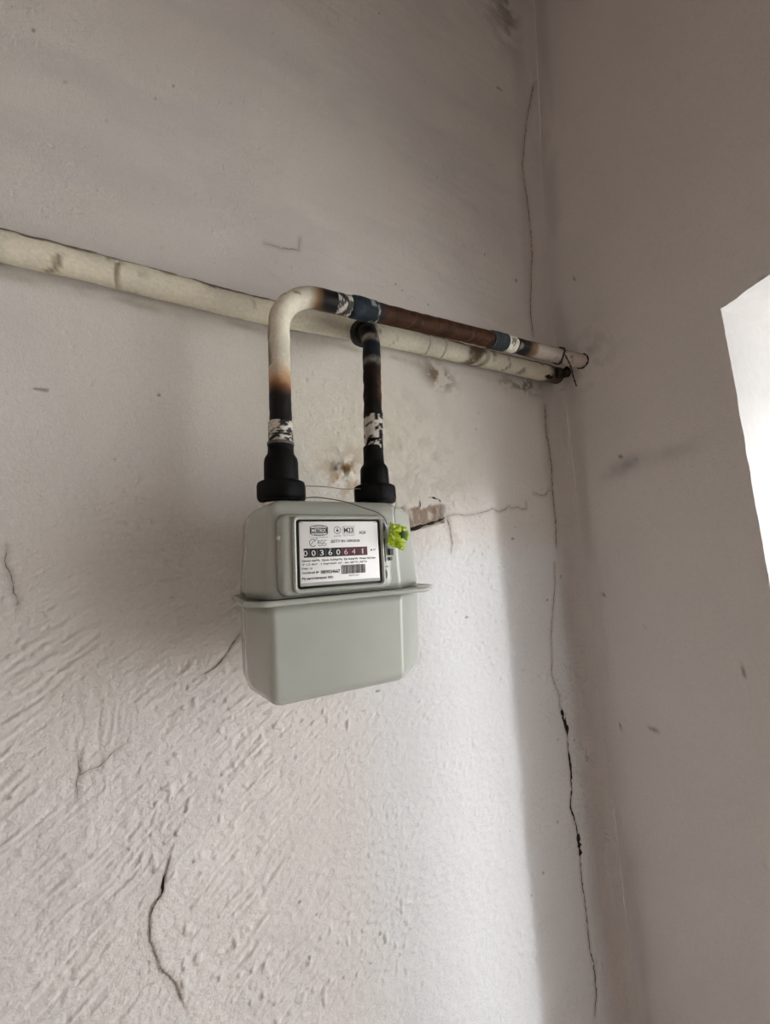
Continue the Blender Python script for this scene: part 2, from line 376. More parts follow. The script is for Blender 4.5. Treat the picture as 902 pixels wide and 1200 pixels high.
# the reveal: jamb beside the main wall, soffit, far jamb and sill, all the wall's thickness deep
iy1 = int(np.argmin(abs(rys - WY1))); iy0 = int(np.argmin(abs(rys - WY0))); iz0 = int(np.argmin(abs(rzs - WZ0))); iz1 = int(np.argmin(abs(rzs - WZ1)))
deps = [0, 0.004, 0.012, 0.03, 0.06, 0.10, 0.16, 0.24, 0.33, 0.46, WT]
G3 = V.reshape(ny, nz2, 3)
def reveal(name, ring, flip):
    ring = np.array(ring); vs = []; n = len(ring); fs = []
    for k, dp in enumerate(deps):
        w = math.exp(-dp / 0.02)
        for p in ring:
            q = p.copy(); q[0] += dp
            vs.append(q)
    vs = np.array(vs)
    for k in range(len(deps) - 1):
        for i in range(n - 1):
            f = (k * n + i, k * n + i + 1, (k + 1) * n + i + 1, (k + 1) * n + i); fs.append(f[::-1] if flip else f)
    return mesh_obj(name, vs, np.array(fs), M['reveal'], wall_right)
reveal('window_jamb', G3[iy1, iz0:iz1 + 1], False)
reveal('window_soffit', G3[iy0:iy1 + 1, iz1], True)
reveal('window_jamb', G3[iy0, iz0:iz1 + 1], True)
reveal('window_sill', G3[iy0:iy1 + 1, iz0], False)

# ------------------------------------------------------------------ rest of the room, for the bounce light
def slab(name, x0, x1, y0, y1, z0, z1, material, label):
    vs = [(x, y, z) for x in (x0, x1) for y in (y0, y1) for z in (z0, z1)]
    fs = [(0, 1, 3, 2), (4, 6, 7, 5), (0, 4, 5, 1), (2, 3, 7, 6), (0, 2, 6, 4), (1, 5, 7, 3)]
    return structure(mesh_obj(name, vs, fs, material, smooth=False), label)
slab('floor', -1.35, 1.20, -2.25, 0.10, -1.70, -1.60, M['floor'], 'concrete floor of the small room')
slab('ceiling', -1.35, 1.20, -2.25, 0.10, 1.50, 1.60, M['plain_plaster'], 'plain plaster ceiling')
slab('wall_left', -1.40, -1.30, -2.25, 0.10, -1.60, 1.50, M['plain_plaster'], 'plain plaster wall opposite the window')
slab('wall_front', -1.30, 0.526, -2.30, -2.20, -1.60, 1.50, M['plain_plaster'], 'plain plaster wall behind the viewer')

slab('ground', 1.20, 12.0, -14.0, 6.0, -2.1, -1.75, M['ground'], 'bare concrete yard outside the window')

# ------------------------------------------------------------------ tubes
def smooth_path(pts, n):
    """Catmull-Rom through points, n samples, roughly even"""
    P = [Vector(p) for p in pts]; P = [P[0] * 2 - P[1]] + P + [P[-1] * 2 - P[-2]]
    raw = []
    for i in range(1, len(P) - 2):
        for k in range(24):
            t = k / 24; a, b, c_, d = P[i - 1], P[i], P[i + 1], P[i + 2]
            raw.append(0.5 * ((2 * b) + (c_ - a) * t + (2 * a - 5 * b + 4 * c_ - d) * t * t + (3 * b - a - 3 * c_ + d) * t ** 3))
    raw.append(P[-2]); L = [0]
    for a, b in zip(raw[:-1], raw[1:]): L.append(L[-1] + (b - a).length)
    out = []; j = 0
    for k in range(n):
        s = L[-1] * k / (n - 1)
        while j < len(L) - 2 and L[j + 1] < s: j += 1
        q = (s - L[j]) / max(1e-9, L[j + 1] - L[j]); out.append(raw[j].lerp(raw[j + 1], q))
    return out
def tube(name, path, radius, material, parent=None, seg=32, color=None, lump=0.0, caps=True, seed=0, lobes=0, lobe_amp=0.0):
    """path: list of Vectors; radius: number or function of index fraction; color: function(pos, normal, frac)->rgb"""
    path = [Vector(p) for p in path]; n = len(path); vs = []; cs = []; fs = []
    T = [(path[min(n - 1, k + 1)] - path[max(0, k - 1)]).normalized() for k in range(n)]
    ref = Vector((0, 0, 1)) if abs(T[0].z) < 0.9 else Vector((0, -1, 0))
    u = (ref - T[0] * ref.dot(T[0])).normalized()
    for k in range(n):
        u = (u - T[k] * u.dot(T[k])).normalized(); v = T[k].cross(u); fr = k / (n - 1)
        r = radius(fr) if callable(radius) else radius
        for s in range(seg):
            a = 2 * math.pi * s / seg; d = u * math.cos(a) + v * math.sin(a); rr = r
            if lobes: rr *= 1 + lobe_amp * math.cos(lobes * a)
            p = path[k] + d * rr
            if lump:
                l_ = sfbm((p.x + p.y * 0.7) * 90, p.z * 90 + p.y * 50, 80 + seed); p = p + d * lump * l_
            vs.append(p)
            if color: cs.append(color(p, d, fr))
        if k:
            for s in range(seg):
                s2 = (s + 1) % seg; fs.append(((k - 1) * seg + s, (k - 1) * seg + s2, k * seg + s2, k * seg + s))
    if caps:
        fs.append(tuple(range(seg))[::-1]); fs.append(tuple((n - 1) * seg + s for s in range(seg)))
    o = mesh_obj(name, vs, fs, material, parent, colors=np.array(cs) if color else None)
    return o
def n3(p, f, seed): return sfbm(p[0] * f + p[1] * f * 0.71, p[2] * f + p[1] * f * 0.53, seed)
def lerp3(a, b, t):
    t = min(1, max(0, t)); t = t * t * (3 - 2 * t); return tuple(x * (1 - t) + y * t for x, y in zip(a, b))
def lathe(name, base, prof, material, parent, seg=40, color=None, lobes=0, amp=None, axis=Vector((0, 0, 1))):
    """prof: (z, r) from bottom to top round the vertical through base; amp: lobe amount for every profile row"""
    vs = []; cs = []; fs = []; b = Vector(base)
    for k, (z, r) in enumerate(prof):
        for s in range(seg):
            a = 2 * math.pi * s / seg; rr = r * (1 + (amp[k] if amp else 0) * math.cos(lobes * a))
            d = Vector((math.cos(a), math.sin(a), 0)); p = b + d * rr + Vector((0, 0, z)); vs.append(p)
            if color: cs.append(color(p, d, k / (len(prof) - 1)))
        if k:
            for s in range(seg):
                s2 = (s + 1) % seg; fs.append(((k - 1) * seg + s, (k - 1) * seg + s2, k * seg + s2, k * seg + s))
    fs.append(tuple(range(seg))[::-1]); fs.append(tuple((len(prof) - 1) * seg + s for s in range(seg)))
    return mesh_obj(name, vs, fs, material, parent, colors=np.array(cs) if color else None)

CREAM = (0.75, 0.70, 0.55); RUST = (0.115, 0.042, 0.018); BLACK = (0.006, 0.005, 0.0045); BURN = (0.30, 0.13, 0.045); CHALK = (0.58, 0.54, 0.47); BLUEBLK = (0.020, 0.026, 0.032)
YC = -0.11

# main pipe on the wall
def main_col(p, n, fr):
    c_ = CREAM
    c_ = lerp3(c_, (0.62, 0.58, 0.47), 0.5 + n3(p, 22, 90))
    top = n.z + 0.25 * n3(p, 40, 91)
    c_ = lerp3(c_, (0.17, 0.105, 0.055), (top - 0.42) / 0.10)
    c_ = lerp3(c_, (0.06, 0.04, 0.025), (top - 0.56) / 0.10)
    c_ = lerp3(c_, (0.30, 0.24, 0.17), (n3(p, 60, 92) - 0.34) / 0.12 * 0.6)
    b = math.exp(-((p.x - 0.297) / 0.026) ** 2)               # scorched patch right of the tee
    c_ = lerp3(c_, (0.10, 0.065, 0.035), b * (1.1 + 1.6 * n3(p, 90, 93)) + b * 0.4 * n.z)
    e = (p.x - 0.43) / 0.08
    if e > 0: c_ = lerp3(c_, (0.10, 0.075, 0.055), e * (0.55 + 1.8 * n3(p, 45, 94)))
    w = math.exp(-((p.x - 0.089) / 0.018) ** 2)
    c_ = lerp3(c_, (0.05, 0.038, 0.03), w * 1.1 * (1 + n3(p, 60, 95)) if n.y < 0.2 else 0)
    return c_
mp = empty('supply_pipe', (0.0, -0.025, 0.279), 'long cream-painted gas pipe running along the wall, dirty on top', 'pipe')
tube('pipe', smooth_path([(-1.299, -0.027, 0.286), (-0.33, -0.025, 0.2795), (-0.205, -0.025, 0.2775), (-0.046, -0.025, 0.2745), (0.10, -0.025, 0.281), (0.30, -0.024, 0.283), (0.522, -0.023, 0.2845)], 420), 0.0162, M['pipe'], mp, seg=36, color=main_col, lump=0.0012, seed=1)
for (xx, zz) in ((0.205, 0.2815), (0.236, 0.2817)):
    tube('weld_seam', [(xx - 0.004, -0.0245, zz), (xx - 0.002, -0.0245, zz), (xx + 0.002, -0.0245, zz), (xx + 0.004, -0.0245, zz)], lambda f: 0.0160 + 0.0022 * math.sin(math.pi * f), M['pipe'], mp, seg=30, color=main_col, lump=0.0014, seed=2)

# drop pipe: elbow off the main pipe, down to the right meter connection
dp = empty('drop_pipe', (0.0555, YC, 0.0), 'short black-scorched pipe dropping from the wall pipe elbow into the meter', 'pipe')
def drop_col(p, n, fr):
    c_ = lerp3(BLACK, (0.016, 0.011, 0.008), 0.3 + n3(p, 50, 100))
    r_ = math.exp(-((p.z - 0.143) / 0.022) ** 2); c_ = lerp3(c_, (0.09, 0.038, 0.017), r_ * (0.45 + n3(p, 40, 101)) * (1.2 if n.x > 0.2 else 0.15))
    g = math.exp(-((p.z - 0.180) / 0.006) ** 2); c_ = lerp3(c_, (0.21, 0.19, 0.165), g * (0.8 + 1.4 * n3(p, 90, 102)))
    g = math.exp(-((p.z - 0.214) / 0.007) ** 2); c_ = lerp3(c_, (0.27, 0.24, 0.21), g * (0.75 + 1.8 * n3(p, 90, 103)))
    b = math.exp(-((p.z - 0.197) / 0.012) ** 2); c_ = lerp3(c_, (0.014, 0.019, 0.024), b * 0.9)
    if p.z < 0.108: c_ = lerp3(c_, CHALK, (n3(p, 240, 104) + 0.10) / 0.12)
    return c_
tube('pipe', smooth_path([(0.0585, YC, 0.066), (0.0585, YC, 0.100), (0.0600, YC, 0.150), (0.0610, -0.1095, 0.180), (0.0630, -0.107, 0.203), (0.0660, -0.095, 0.228), (0.0705, -0.072, 0.2445), (0.0775, -0.047, 0.258), (0.0860, -0.030, 0.271)], 150), lambda f: 0.0113 + 0.0012 * math.exp(-((f - 0.13) / 0.07) ** 2), M['sooty'], dp, seg=30, color=drop_col, lump=0.0011, seed=3)
lump_c = lambda p, n, fr: lerp3(BLACK, (0.055, 0.04, 0.03), 0.3 + n3(p, 60, 105))
tube('weld_collar', smooth_path([(0.0680, -0.080, 0.2400), (0.0715, -0.066, 0.2480), (0.0760, -0.052, 0.2555), (0.0830, -0.036, 0.266)], 16), lambda f: 0.0116 + 0.0062 * math.sin(math.pi * min(1, f * 0.75 + 0.2)), M['sooty'], dp, seg=28, color=lump_c, lump=0.0022, seed=4)
sock_c = lambda p, n, fr: lerp3((0.004, 0.004, 0.004), (0.011, 0.011, 0.010), 0.4 + n3(p, 70, 106))
lathe('socket', (0.0565, YC, 0), [(0.018, 0.0172), (0.0195, 0.0175), (0.040, 0.0170), (0.0435, 0.0160), (0.048, 0.0128), (0.052, 0.0125), (0.068, 0.0122), (0.0695, 0.0115)], M['sooty'], dp, color=sock_c)
def nut(parent, x):
    prof = [(0.0, 0.0215), (0.0, 0.0235), (0.0012, 0.0247), (0.004, 0.0254), (0.016, 0.0254), (0.0192, 0.0245), (0.0205, 0.0225), (0.0208, 0.017)]
    return lathe('union_nut', (x, YC, 0), prof, M['sooty'], parent, seg=72, color=sock_c, lobes=8, amp=[0, 0, .008, .018, .018, .01, 0, 0])
nut(dp, 0.0558)

# swan-neck pipe: up from the left connection, round the bend, away to the right wall
sp_ = empty('swan_neck_pipe', (-0.0548, YC, 0.0), 'bent pipe rising from the meter and running rusty into the corner', 'pipe')
bend = [(-0.0545, YC, 0.070), (-0.0543, YC, 0.120), (-0.0543, YC, 0.170), (-0.0543, YC, 0.196)]
R_ = 0.050; cxb, czb = -0.0543 + R_, 0.199
for k in range(1, 9):
    a = math.pi * (1 - k / 16.0); bend.append((cxb + R_ * math.cos(a), YC, czb + R_ * math.sin(a)))
A = Vector((cxb, YC, czb + R_)); B = Vector((0.526, -0.078, 0.2880))
bend += [tuple(A.lerp(B, 0.03)), tuple(A.lerp(B, 0.055))]
def neck_col(p, n, fr):
    c_ = lerp3((0.72, 0.665, 0.53), (0.56, 0.52, 0.42), 0.45 + n3(p, 30, 110))
    if p.z < 0.22 and p.x < -0.03:
        z = p.z + 0.006 * n3(p, 60, 111)
        c_ = lerp3(c_, (0.45, 0.26, 0.12), (0.160 - z) / 0.030); c_ = lerp3(c_, (0.14, 0.06, 0.028), (0.142 - z) / 0.018); c_ = lerp3(c_, BLACK, (0.130 - z) / 0.016)
    x = p.x + 0.005 * n3(p, 40, 113)
    c_ = lerp3(c_, (0.20, 0.11, 0.05), (x + 0.024) / 0.016); c_ = lerp3(c_, BLACK, (x + 0.013) / 0.014)
    top = n.z + 0.3 * n3(p, 30, 114)
    if p.z > 0.215: c_ = lerp3(c_, (0.16, 0.10, 0.055), (top - 0.72) / 0.2)
    side = -n.x + 0.3 * n3(p, 30, 115)
    if p.x < -0.03 and p.z > 0.15: c_ = lerp3(c_, (0.20, 0.15, 0.09), (side - 0.80) / 0.25)
    sp = n3(p, 80, 116)
    if p.z > 0.155 and p.x < -0.03: c_ = lerp3(c_, (0.28, 0.19, 0.11), (sp - 0.36) / 0.12)
    return c_
tube('bent_pipe', smooth_path(bend, 170), lambda f: 0.0120 + 0.0008 * math.exp(-(f / 0.05) ** 2), M['pipe'], sp_, seg=32, color=neck_col, lump=0.0007, seed=5)
ax = (B - A).normalized()
def along(f0, f1, n): return [A.lerp(B, f0 + (f1 - f0) * k / (n - 1)) for k in range(n)]
def fx(x): return (x - A.x) / (B.x - A.x)
def thread_col(p, n, fr): return lerp3((0.06, 0.055, 0.05), CHALK, (n3(p, 260, 120) + 0.03) / 0.10)
tube('thread', along(fx(0.0150), fx(0.0350), 26), lambda f: 0.0122 + 0.0003 * math.sin(f * 60), M['sooty'], sp_, seg=28, color=thread_col, lump=0.0010, seed=6)
def coup_col(p, n, fr): return lerp3(lerp3(BLUEBLK, (0.030, 0.042, 0.055), 0.2 + 1.2 * n3(p, 60, 121)), (0.30, 0.30, 0.28), (n3(p, 90, 122) - 0.30) / 0.1)
tube('coupling', along(fx(0.0340), fx(0.0740), 30), lambda f: 0.0120 + 0.0019 * min(1, min(f, 1 - f) * 9), M['sooty'], sp_, seg=28, color=coup_col, lump=0.0008, seed=7)
def rust_col(p, n, fr):
    c_ = lerp3((0.058, 0.024, 0.011), (0.030, 0.014, 0.008), 0.5 + 1.2 * n3(p, 110, 123))
    c_ = lerp3(c_, (0.085, 0.038, 0.017), (n3(p, 160, 124) - 0.2) / 0.25)
    return lerp3(c_, BLUEBLK, (0.090 - p.x) / 0.022)
tube('rusty_pipe', along(fx(0.0720), fx(0.2830), 110), 0.0122, M['sooty'], sp_, seg=28, color=rust_col, lump=0.0006, seed=8)
def sock2_col(p, n, fr): return lerp3((0.045, 0.053, 0.056), (0.12, 0.125, 0.12), 0.3 + 1.2 * n3(p, 80, 125))
tube('threaded_coupling', along(fx(0.2800), fx(0.3130), 60), lambda f: 0.0134 + 0.0006 * math.sin(f * 42), M['sooty'], sp_, seg=28, color=sock2_col, lump=0.0005, seed=9)
tube('thread', along(fx(0.3120), fx(0.3340), 24), 0.0124, M['sooty'], sp_, seg=28, color=lambda p, n, fr: lerp3((0.22, 0.20, 0.15), (0.74, 0.72, 0.62), (n3(p, 150, 126) + 0.25) / 0.12), lump=0.0010, seed=10)
def stub_col(p, n, fr):
    c_ = lerp3((0.60, 0.52, 0.44), (0.50, 0.44, 0.38), 0.5 + n3(p, 30, 127))
    c_ = lerp3(c_, (0.22, 0.12, 0.065), (0.395 - p.x - 0.01 * n3(p, 50, 128)) / 0.022); c_ = lerp3(c_, BLACK, (0.375 - p.x - 0.01 * n3(p, 50, 129)) / 0.014)
    top = n.z + 0.3 * n3(p, 40, 130); c_ = lerp3(c_, (0.06, 0.045, 0.035), (top - 0.58) / 0.12)
    return lerp3(c_, (0.20, 0.16, 0.12), (n3(p, 70, 131) - 0.33) / 0.1)
tube('pipe_end', along(fx(0.3330), fx(0.5230), 110), 0.0122, M['pipe'], sp_, seg=28, color=stub_col, lump=0.0007, seed=11)
lathe('socket', (-0.0548, YC, 0), [(0.018, 0.0178), (0.0195, 0.0182), (0.042, 0.0180), (0.0465, 0.0172), (0.0515, 0.0142), (0.055, 0.0138), (0.0608, 0.0137), (0.0612, 0.0144), (0.0640, 0.0144), (0.0645, 0.0125), (0.066, 0.0118)], M['sooty'], sp_,
      color=lambda p, n, fr: lerp3(sock_c(p, n, fr), (0.10, 0.095, 0.085), 1.0 if 0.0609 < p.z < 0.0642 else 0.0))
tube('thread', [(-0.0547, YC, 0.0635 + 0.0235 * k / 27) for k in range(28)], lambda f: 0.0132 + 0.0004 * math.sin(f * 50), M['sooty'], sp_, seg=36, color=lambda p, n, fr: lerp3((0.03, 0.027, 0.024), CHALK, (n3(p, 230, 132) + 0.06) / 0.10), lump=0.0010, seed=12)
nut(sp_, -0.0548)
# grubby ring of cobweb and soot where the pipe enters the side wall
ring = []
E_ = Vector((0.5235, -0.0782, 0.2878))
for k in range(31):
    a = 2 * math.pi * k / 30; ring.append(E_ + Vector((random.uniform(-0.004, 0.001), math.cos(a), math.sin(a))) * 1.0 if False else E_ + Vector((random.uniform(-0.003, 0.001), 0.0128 * math.cos(a), 0.0128 * math.sin(a))))
tube('soot_ring', ring, lambda f: 0.0009 + 0.0008 * abs(math.sin(f * 23)), M['dirt'], sp_, seg=8, caps=False)

# binding wire tied round the pipe end, tail hanging
def pipe_pt(x, a, r):
    c0 = A.lerp(B, fx(x)); return c0 + Vector((0, math.cos(a) * r, math.sin(a) * r))
bw = []
for k in range(46): bw.append(pipe_pt(0.452 + 0.004 * math.sin(k * 0.6), math.pi * 0.5 + 2 * math.pi * k / 22, 0.0138 + 0.0006 * math.sin(k)))
bw += [Vector((0.456, -0.096, 0.270)), Vector((0.460, -0.099, 0.252)), Vector((0.463, -0.098, 0.240)), Vector((0.468, -0.097, 0.228)), Vector((0.472, -0.096, 0.222))]
w_ = tube('binding_wire', smooth_path(bw, 200), lambda f: 0.0011 + 0.0005 * (math.sin(f * 190) > 0.6), M['rustwire'], None, seg=8)
tag(w_, 'dark rusty wire twisted round the pipe end with its tail hanging down', 'wire')
# blob of sooty mortar where the wall pipe meets the corner
def blob(name, c0, r, material, parent, seed, flat=(1, 1, 1), amp=0.5):
    bm = bmesh.new(); bmesh.ops.create_icosphere(bm, subdivisions=3, radius=1.0)
    for v in bm.verts:
        d = v.co.copy(); k = 1 + amp * n3(d, 2.2, seed); v.co = Vector((d.x * r * flat[0], d.y * r * flat[1], d.z * r * flat[2])) * k + Vector(c0)
    me = bpy.data.meshes.new(name); bm.to_mesh(me); bm.free(); me.materials.append(material)
    me.polygons.foreach_set('use_smooth', [True] * len(me.polygons))
    o = bpy.data.objects.new(name, me); col.objects.link(o)
    if parent: o.parent = parent; o.matrix_parent_inverse = Matrix.Translation(-parent.location)
    return o
blob('soot_lump', (0.482, -0.033, 0.2705), 0.0048, M['dirt'], mp, 140, (1.9, 0.7, 0.6), 1.5)
blob('soot_lump', (0.512, -0.052, 0.2755), 0.0052, M['dirt'], mp, 141, (0.9, 1.5, 1.5), 1.5)
blob('soot_lump', (0.498, -0.040, 0.2770), 0.0040, M['dirt'], mp, 142, (0.6, 0.8, 2.0), 1.5)

# ------------------------------------------------------------------ gas meter
gm = empty('gas_meter', (0, YC, -0.190), 'grey-green metal gas meter with a white number plate hanging from two pipes', 'gas meter')
def round_poly(poly, inset, r, n=7):
    """convex polygon (counter-clockwise) moved inwards by inset, corners rounded to r"""
    m_ = len(poly); E = []
    for i in range(m_):
        p = Vector(poly[i]); q = Vector(poly[(i + 1) % m_]); d = (q - p).normalized(); nrm = Vector((-d.y, d.x)); E.append((p + nrm * inset, d))
    C_ = []
    for i in range(m_):
        (p, d), (q, e) = E[i - 1], E[i]; den = d.x * e.y - d.y * e.x; t_ = ((q.x - p.x) * e.y - (q.y - p.y) * e.x) / den; C_.append(p + d * t_)
    out = []
    for i in range(m_):
        p = C_[i]; d0 = E[i - 1][1]; d1 = E[i][1]; ang = math.acos(max(-1, min(1, d0.dot(d1)))); tl = r * math.tan(ang / 2)
        a_ = p - d0 * tl; c0 = a_ + Vector((-d0.y, d0.x)) * r; v0 = a_ - c0
        for k in range(n + 1):
            th = ang * k / n; out.append((c0.x + v0.x * math.cos(th) - v0.y * math.sin(th), c0.y + v0.x * math.sin(th) + v0.y * math.cos(th)))
    return out
def loft(name, rings, material, parent, cap0=True, cap1=True):
    vs = []; fs = []; n = len(rings[0])
    for k, rg in enumerate(rings):
        vs += rg
        if k:
            for i in range(n):
                j = (i + 1) % n; fs.append(((k - 1) * n + i, (k - 1) * n + j, k * n + j, k * n + i))
    if cap0: fs.append(tuple(range(n))[::-1])
    if cap1: fs.append(tuple((len(rings) - 1) * n + i for i in range(n)))
    return mesh_obj(name, vs, fs, material, parent)
HF, HB = 0.062, 0.056
PLAN = [(-0.0805, -HF), (0.0505, -HF), (0.0945, -0.020), (0.0945, HB), (-0.0925, HB), (-0.0930, 0.000)]
def ring_at(z, inset, r=0.0085):
    return [(x, YC + y, z) for x, y in round_poly(PLAN, inset, max(0.003, r - inset * 0.25))]
rr = [ring_at(-0.0975, 0.0), ring_at(-0.090, 0.0), ring_at(-0.060, 0.0016), ring_at(-0.0230, 0.0034)]
for k in range(1, 9):
    a = math.radians(90 * k / 8); rr.append(ring_at(-0.0230 + 0.0165 * math.sin(a), 0.0034 + 0.0165 * (1 - math.cos(a))))
rr.append(ring_at(-0.0058, 0.030)); loft('upper_casing', rr, M['meter'], gm)
rr = [ring_at(-0.1035, 0.0), ring_at(-0.112, 0.0), ring_at(-0.150, 0.0012), ring_at(-0.1785, 0.0022)]
for k in range(1, 9):
    a = math.radians(90 * k / 8); rr.append(ring_at(-0.1785 - 0.0115 * math.sin(a), 0.0022 + 0.0115 * (1 - math.cos(a))))
rr.append(ring_at(-0.1902, 0.030)); loft('lower_casing', rr[::-1], M['meter'], gm)
FPLAN = [(-0.0885, -0.0715), (0.0780, -0.0715), (0.1020, -0.042), (0.1020, 0.064), (-0.1010, 0.064), (-0.1010, -0.050)]
def fl(z, ins): return [(x, YC + y, z) for x, y in round_poly(FPLAN, ins, 0.012)]
fr_ = []
for k in range(13):
    a = math.radians(-90 + 180 * k / 12); fr_.append(fl(-0.1005 + 0.0026 * math.sin(a), 0.0026 - 0.0026 * math.cos(a)))
flange = loft('flange', [fl(-0.1014, 0.0060)] + fr_ + [fl(-0.0992, 0.0060)], M['meter'], gm)
# steel connection collars under the nuts
for x in (-0.0548, 0.0558):
    lathe('connection_collar', (x, YC, 0), [(-0.0080, 0.0205), (-0.0030, 0.0205), (-0.0022, 0.0198), (0.0015, 0.0198)], M['steel'], gm)
# index housing on the front
def xz_outline(x0, x1, z0, z1, r, n=8):
    pts = []
    for cx_, cz2, a0 in ((x1 - r, z0 + r, -90), (x1 - r, z1 - r, 0), (x0 + r, z1 - r, 90), (x0 + r, z0 + r, 180)):
        for k in range(n + 1):
            a = math.radians(a0 + 90 * k / n); pts.append((cx_ + r * math.cos(a), cz2 + r * math.sin(a)))
    return pts
def xz_ring(y, x0, x1, z0, z1, r, ins=0.0): return [(x, y, z) for x, z in xz_outline(x0 + ins, x1 - ins, z0 + ins, z1 - ins, max(0.0008, r - ins))]
hx = (-0.0735, 0.0400, -0.0968, -0.0215)
yb = YC - HF
loft('index_housing', [xz_ring(yb + 0.004, *hx, 0.010), xz_ring(yb - 0.003, *hx, 0.010, 0.001), xz_ring(yb - 0.0060, *hx, 0.010, 0.0030), xz_ring(yb - 0.0075, *hx, 0.010, 0.0060), xz_ring(yb - 0.0080, *hx, 0.010, 0.0095), xz_ring(yb - 0.0080, *hx, 0.012, 0.012)], M['meter'], gm)
# raised frame round the plate
px = (-0.0614, 0.0290, -0.0938, -0.0244)
fy = yb - 0.0080
loft('plate_frame', [xz_ring(fy + 0.001, *px, 0.006), xz_ring(fy - 0.0012, *px, 0.006), xz_ring(fy - 0.0025, *px, 0.006, 0.0008), xz_ring(fy - 0.0030, *px, 0.006, 0.0020), xz_ring(fy - 0.0025, *px, 0.006, 0.0032), xz_ring(fy - 0.0005, *px, 0.006, 0.0040)], M['meter'], gm, True, False)
gx = (px[0] + 0.0038, px[1] - 0.0038, px[2] + 0.0038, px[3] - 0.0038)
loft('gasket', [xz_ring(fy + 0.0005, *gx, 0.003), xz_ring(fy - 0.0010, *gx, 0.003)], M['gasket'], gm)
LX0, LX1, LZ0, LZ1 = -0.0552, 0.0222, -0.0876, -0.0302
ly = fy - 0.0026
plate = loft('number_plate', [xz_ring(ly + 0.0020, LX0, LX1, LZ0, LZ1, 0.002), xz_ring(ly + 0.0003, LX0, LX1, LZ0, LZ1, 0.002), xz_ring(ly, LX0, LX1, LZ0, LZ1, 0.002, 0.0004)], M['plate'], gm)
plate['label'] = 'white printed plate with black lettering'

def box(name, x0, x1, z0, z1, y0, y1, material, parent):
    vs = [(x, y, z) for x in (x0, x1) for y in (y0, y1) for z in (z0, z1)]
    fs = [(0, 1, 3, 2), (4, 6, 7, 5), (0, 4, 5, 1), (2, 3, 7, 6), (0, 2, 6, 4), (1, 5, 7, 3)]
    return mesh_obj(name, vs, fs, material, parent, smooth=False)
def text(s, x0, x1, zc, h, material, parent, name='lettering', up=0.00012, bold=0.0, y=None):
    cu = bpy.data.curves.new(name, 'FONT'); cu.body = s; cu.size = 1.0; cu.offset = bold; cu.resolution_u = 3
    o = bpy.data.objects.new(name, cu); col.objects.link(o); bpy.context.view_layer.update()
    me = bpy.data.meshes.new_from_object(o.evaluated_get(bpy.context.evaluated_depsgraph_get()))
    col.objects.unlink(o); bpy.data.objects.remove(o); bpy.data.curves.remove(cu)
    n = len(me.vertices)
    if n == 0: return None
    co = np.zeros(n * 3, np.float32); me.vertices.foreach_get('co', co); co = co.reshape(-1, 3)
    mn = co.min(0); mx = co.max(0); sx = (x1 - x0) / (mx[0] - mn[0]); sz = h / max(1e-6, mx[1] - mn[1])
    out = np.stack([x0 + (co[:, 0] - mn[0]) * sx, np.full(n, (ly if y is None else y) - up), zc - h / 2 + (co[:, 1] - mn[1]) * sz], 1)
    me.vertices.foreach_set('co', out.astype(np.float32).ravel()); me.update()
    me.materials.clear(); me.materials.append(material); me.name = name
    o = bpy.data.objects.new(name, me); col.objects.link(o); o.parent = parent
    return o
def onplate(o):
    o.matrix_parent_inverse = Matrix.Identity(4); return o
K = 0.001
def pbox(name, x0, x1, z0, z1, material, up0=0.00002, up1=0.00012):
    return onplate(box(name, x0 * K, x1 * K, z0 * K, z1 * K, ly - up1, ly + 0.0002, material, plate))
def polyline_frame(name, outer, inner, material):
    n = len(outer); vs = [(x * K, ly - 0.00012, z * K) for x, z in outer] + [(x * K, ly - 0.00012, z * K) for x, z in inner]
    return onplate(mesh_obj(name, vs, [(i, (i + 1) % n, n + (i + 1) % n, n + i) for i in range(n)], material, plate, smooth=False))
# maker's emblem: bulged black badge with a name band
bad = [(-45.6, -41.6), (-45.6, -35.4), (-43.5, -34.2), (-39.0, -33.5), (-35.0, -33.5), (-30.8, -34.2), (-28.7, -35.4), (-28.7, -41.6), (-30.8, -42.8), (-35.0, -43.4), (-39.0, -43.4), (-43.5, -42.8)]
cxm, czm = -37.15, -38.45
polyline_frame('emblem', bad, [(cxm + (x - cxm) * 0.93, czm + (z - czm) * 0.88) for x, z in bad], M['ink'])
pbox('emblem_band', -45.2, -29.1, -40.9, -36.1, M['ink'])
text('METRIX', -44.0 * K, -30.3 * K, -38.5 * K, 3.1 * K, M['digit'], plate, up=0.0003, bold=0.01)
pbox('emblem_bar', -42.0, -32.4, -35.2, -34.7, M['ink']); pbox('emblem_bar', -42.0, -32.4, -42.2, -41.7, M['ink'])
text('Tczew, Poland', -46.0 * K, -29.1 * K, -44.6 * K, 1.0 * K, M['ink'], plate)
# arrow in a circle
def circ(cx_, cz_, r): return [(cx_ + r * math.cos(2 * math.pi * k / 28), cz_ + r * math.sin(2 * math.pi * k / 28)) for k in range(28)]
polyline_frame('arrow_circle', circ(-19.5, -38.4, 3.5), circ(-19.5, -38.4, 3.0), M['ink'])
onplate(mesh_obj('arrow', [(x * K, ly - 0.00012, z * K) for x, z in ((-19.8, -36.4), (-19.8, -38.2), (-21.2, -38.2), (-19.5, -40.4), (-17.8, -38.2), (-19.2, -38.2), (-19.2, -36.4))], [(0, 1, 2, 3, 4, 5, 6)], M['ink'], plate, smooth=False))
text('UA TR', -23.0 * K, -16.0 * K, -44.0 * K, 1.3 * K, M['ink'], plate)
b0 = [(-14.1, -42.3), (-2.6, -42.3), (-2.6, -34.9), (-14.1, -34.9)]
polyline_frame('mark_box', b0, [(-13.85, -42.05), (-2.85, -42.05), (-2.85, -35.15), (-13.85, -35.15)], M['ink'])
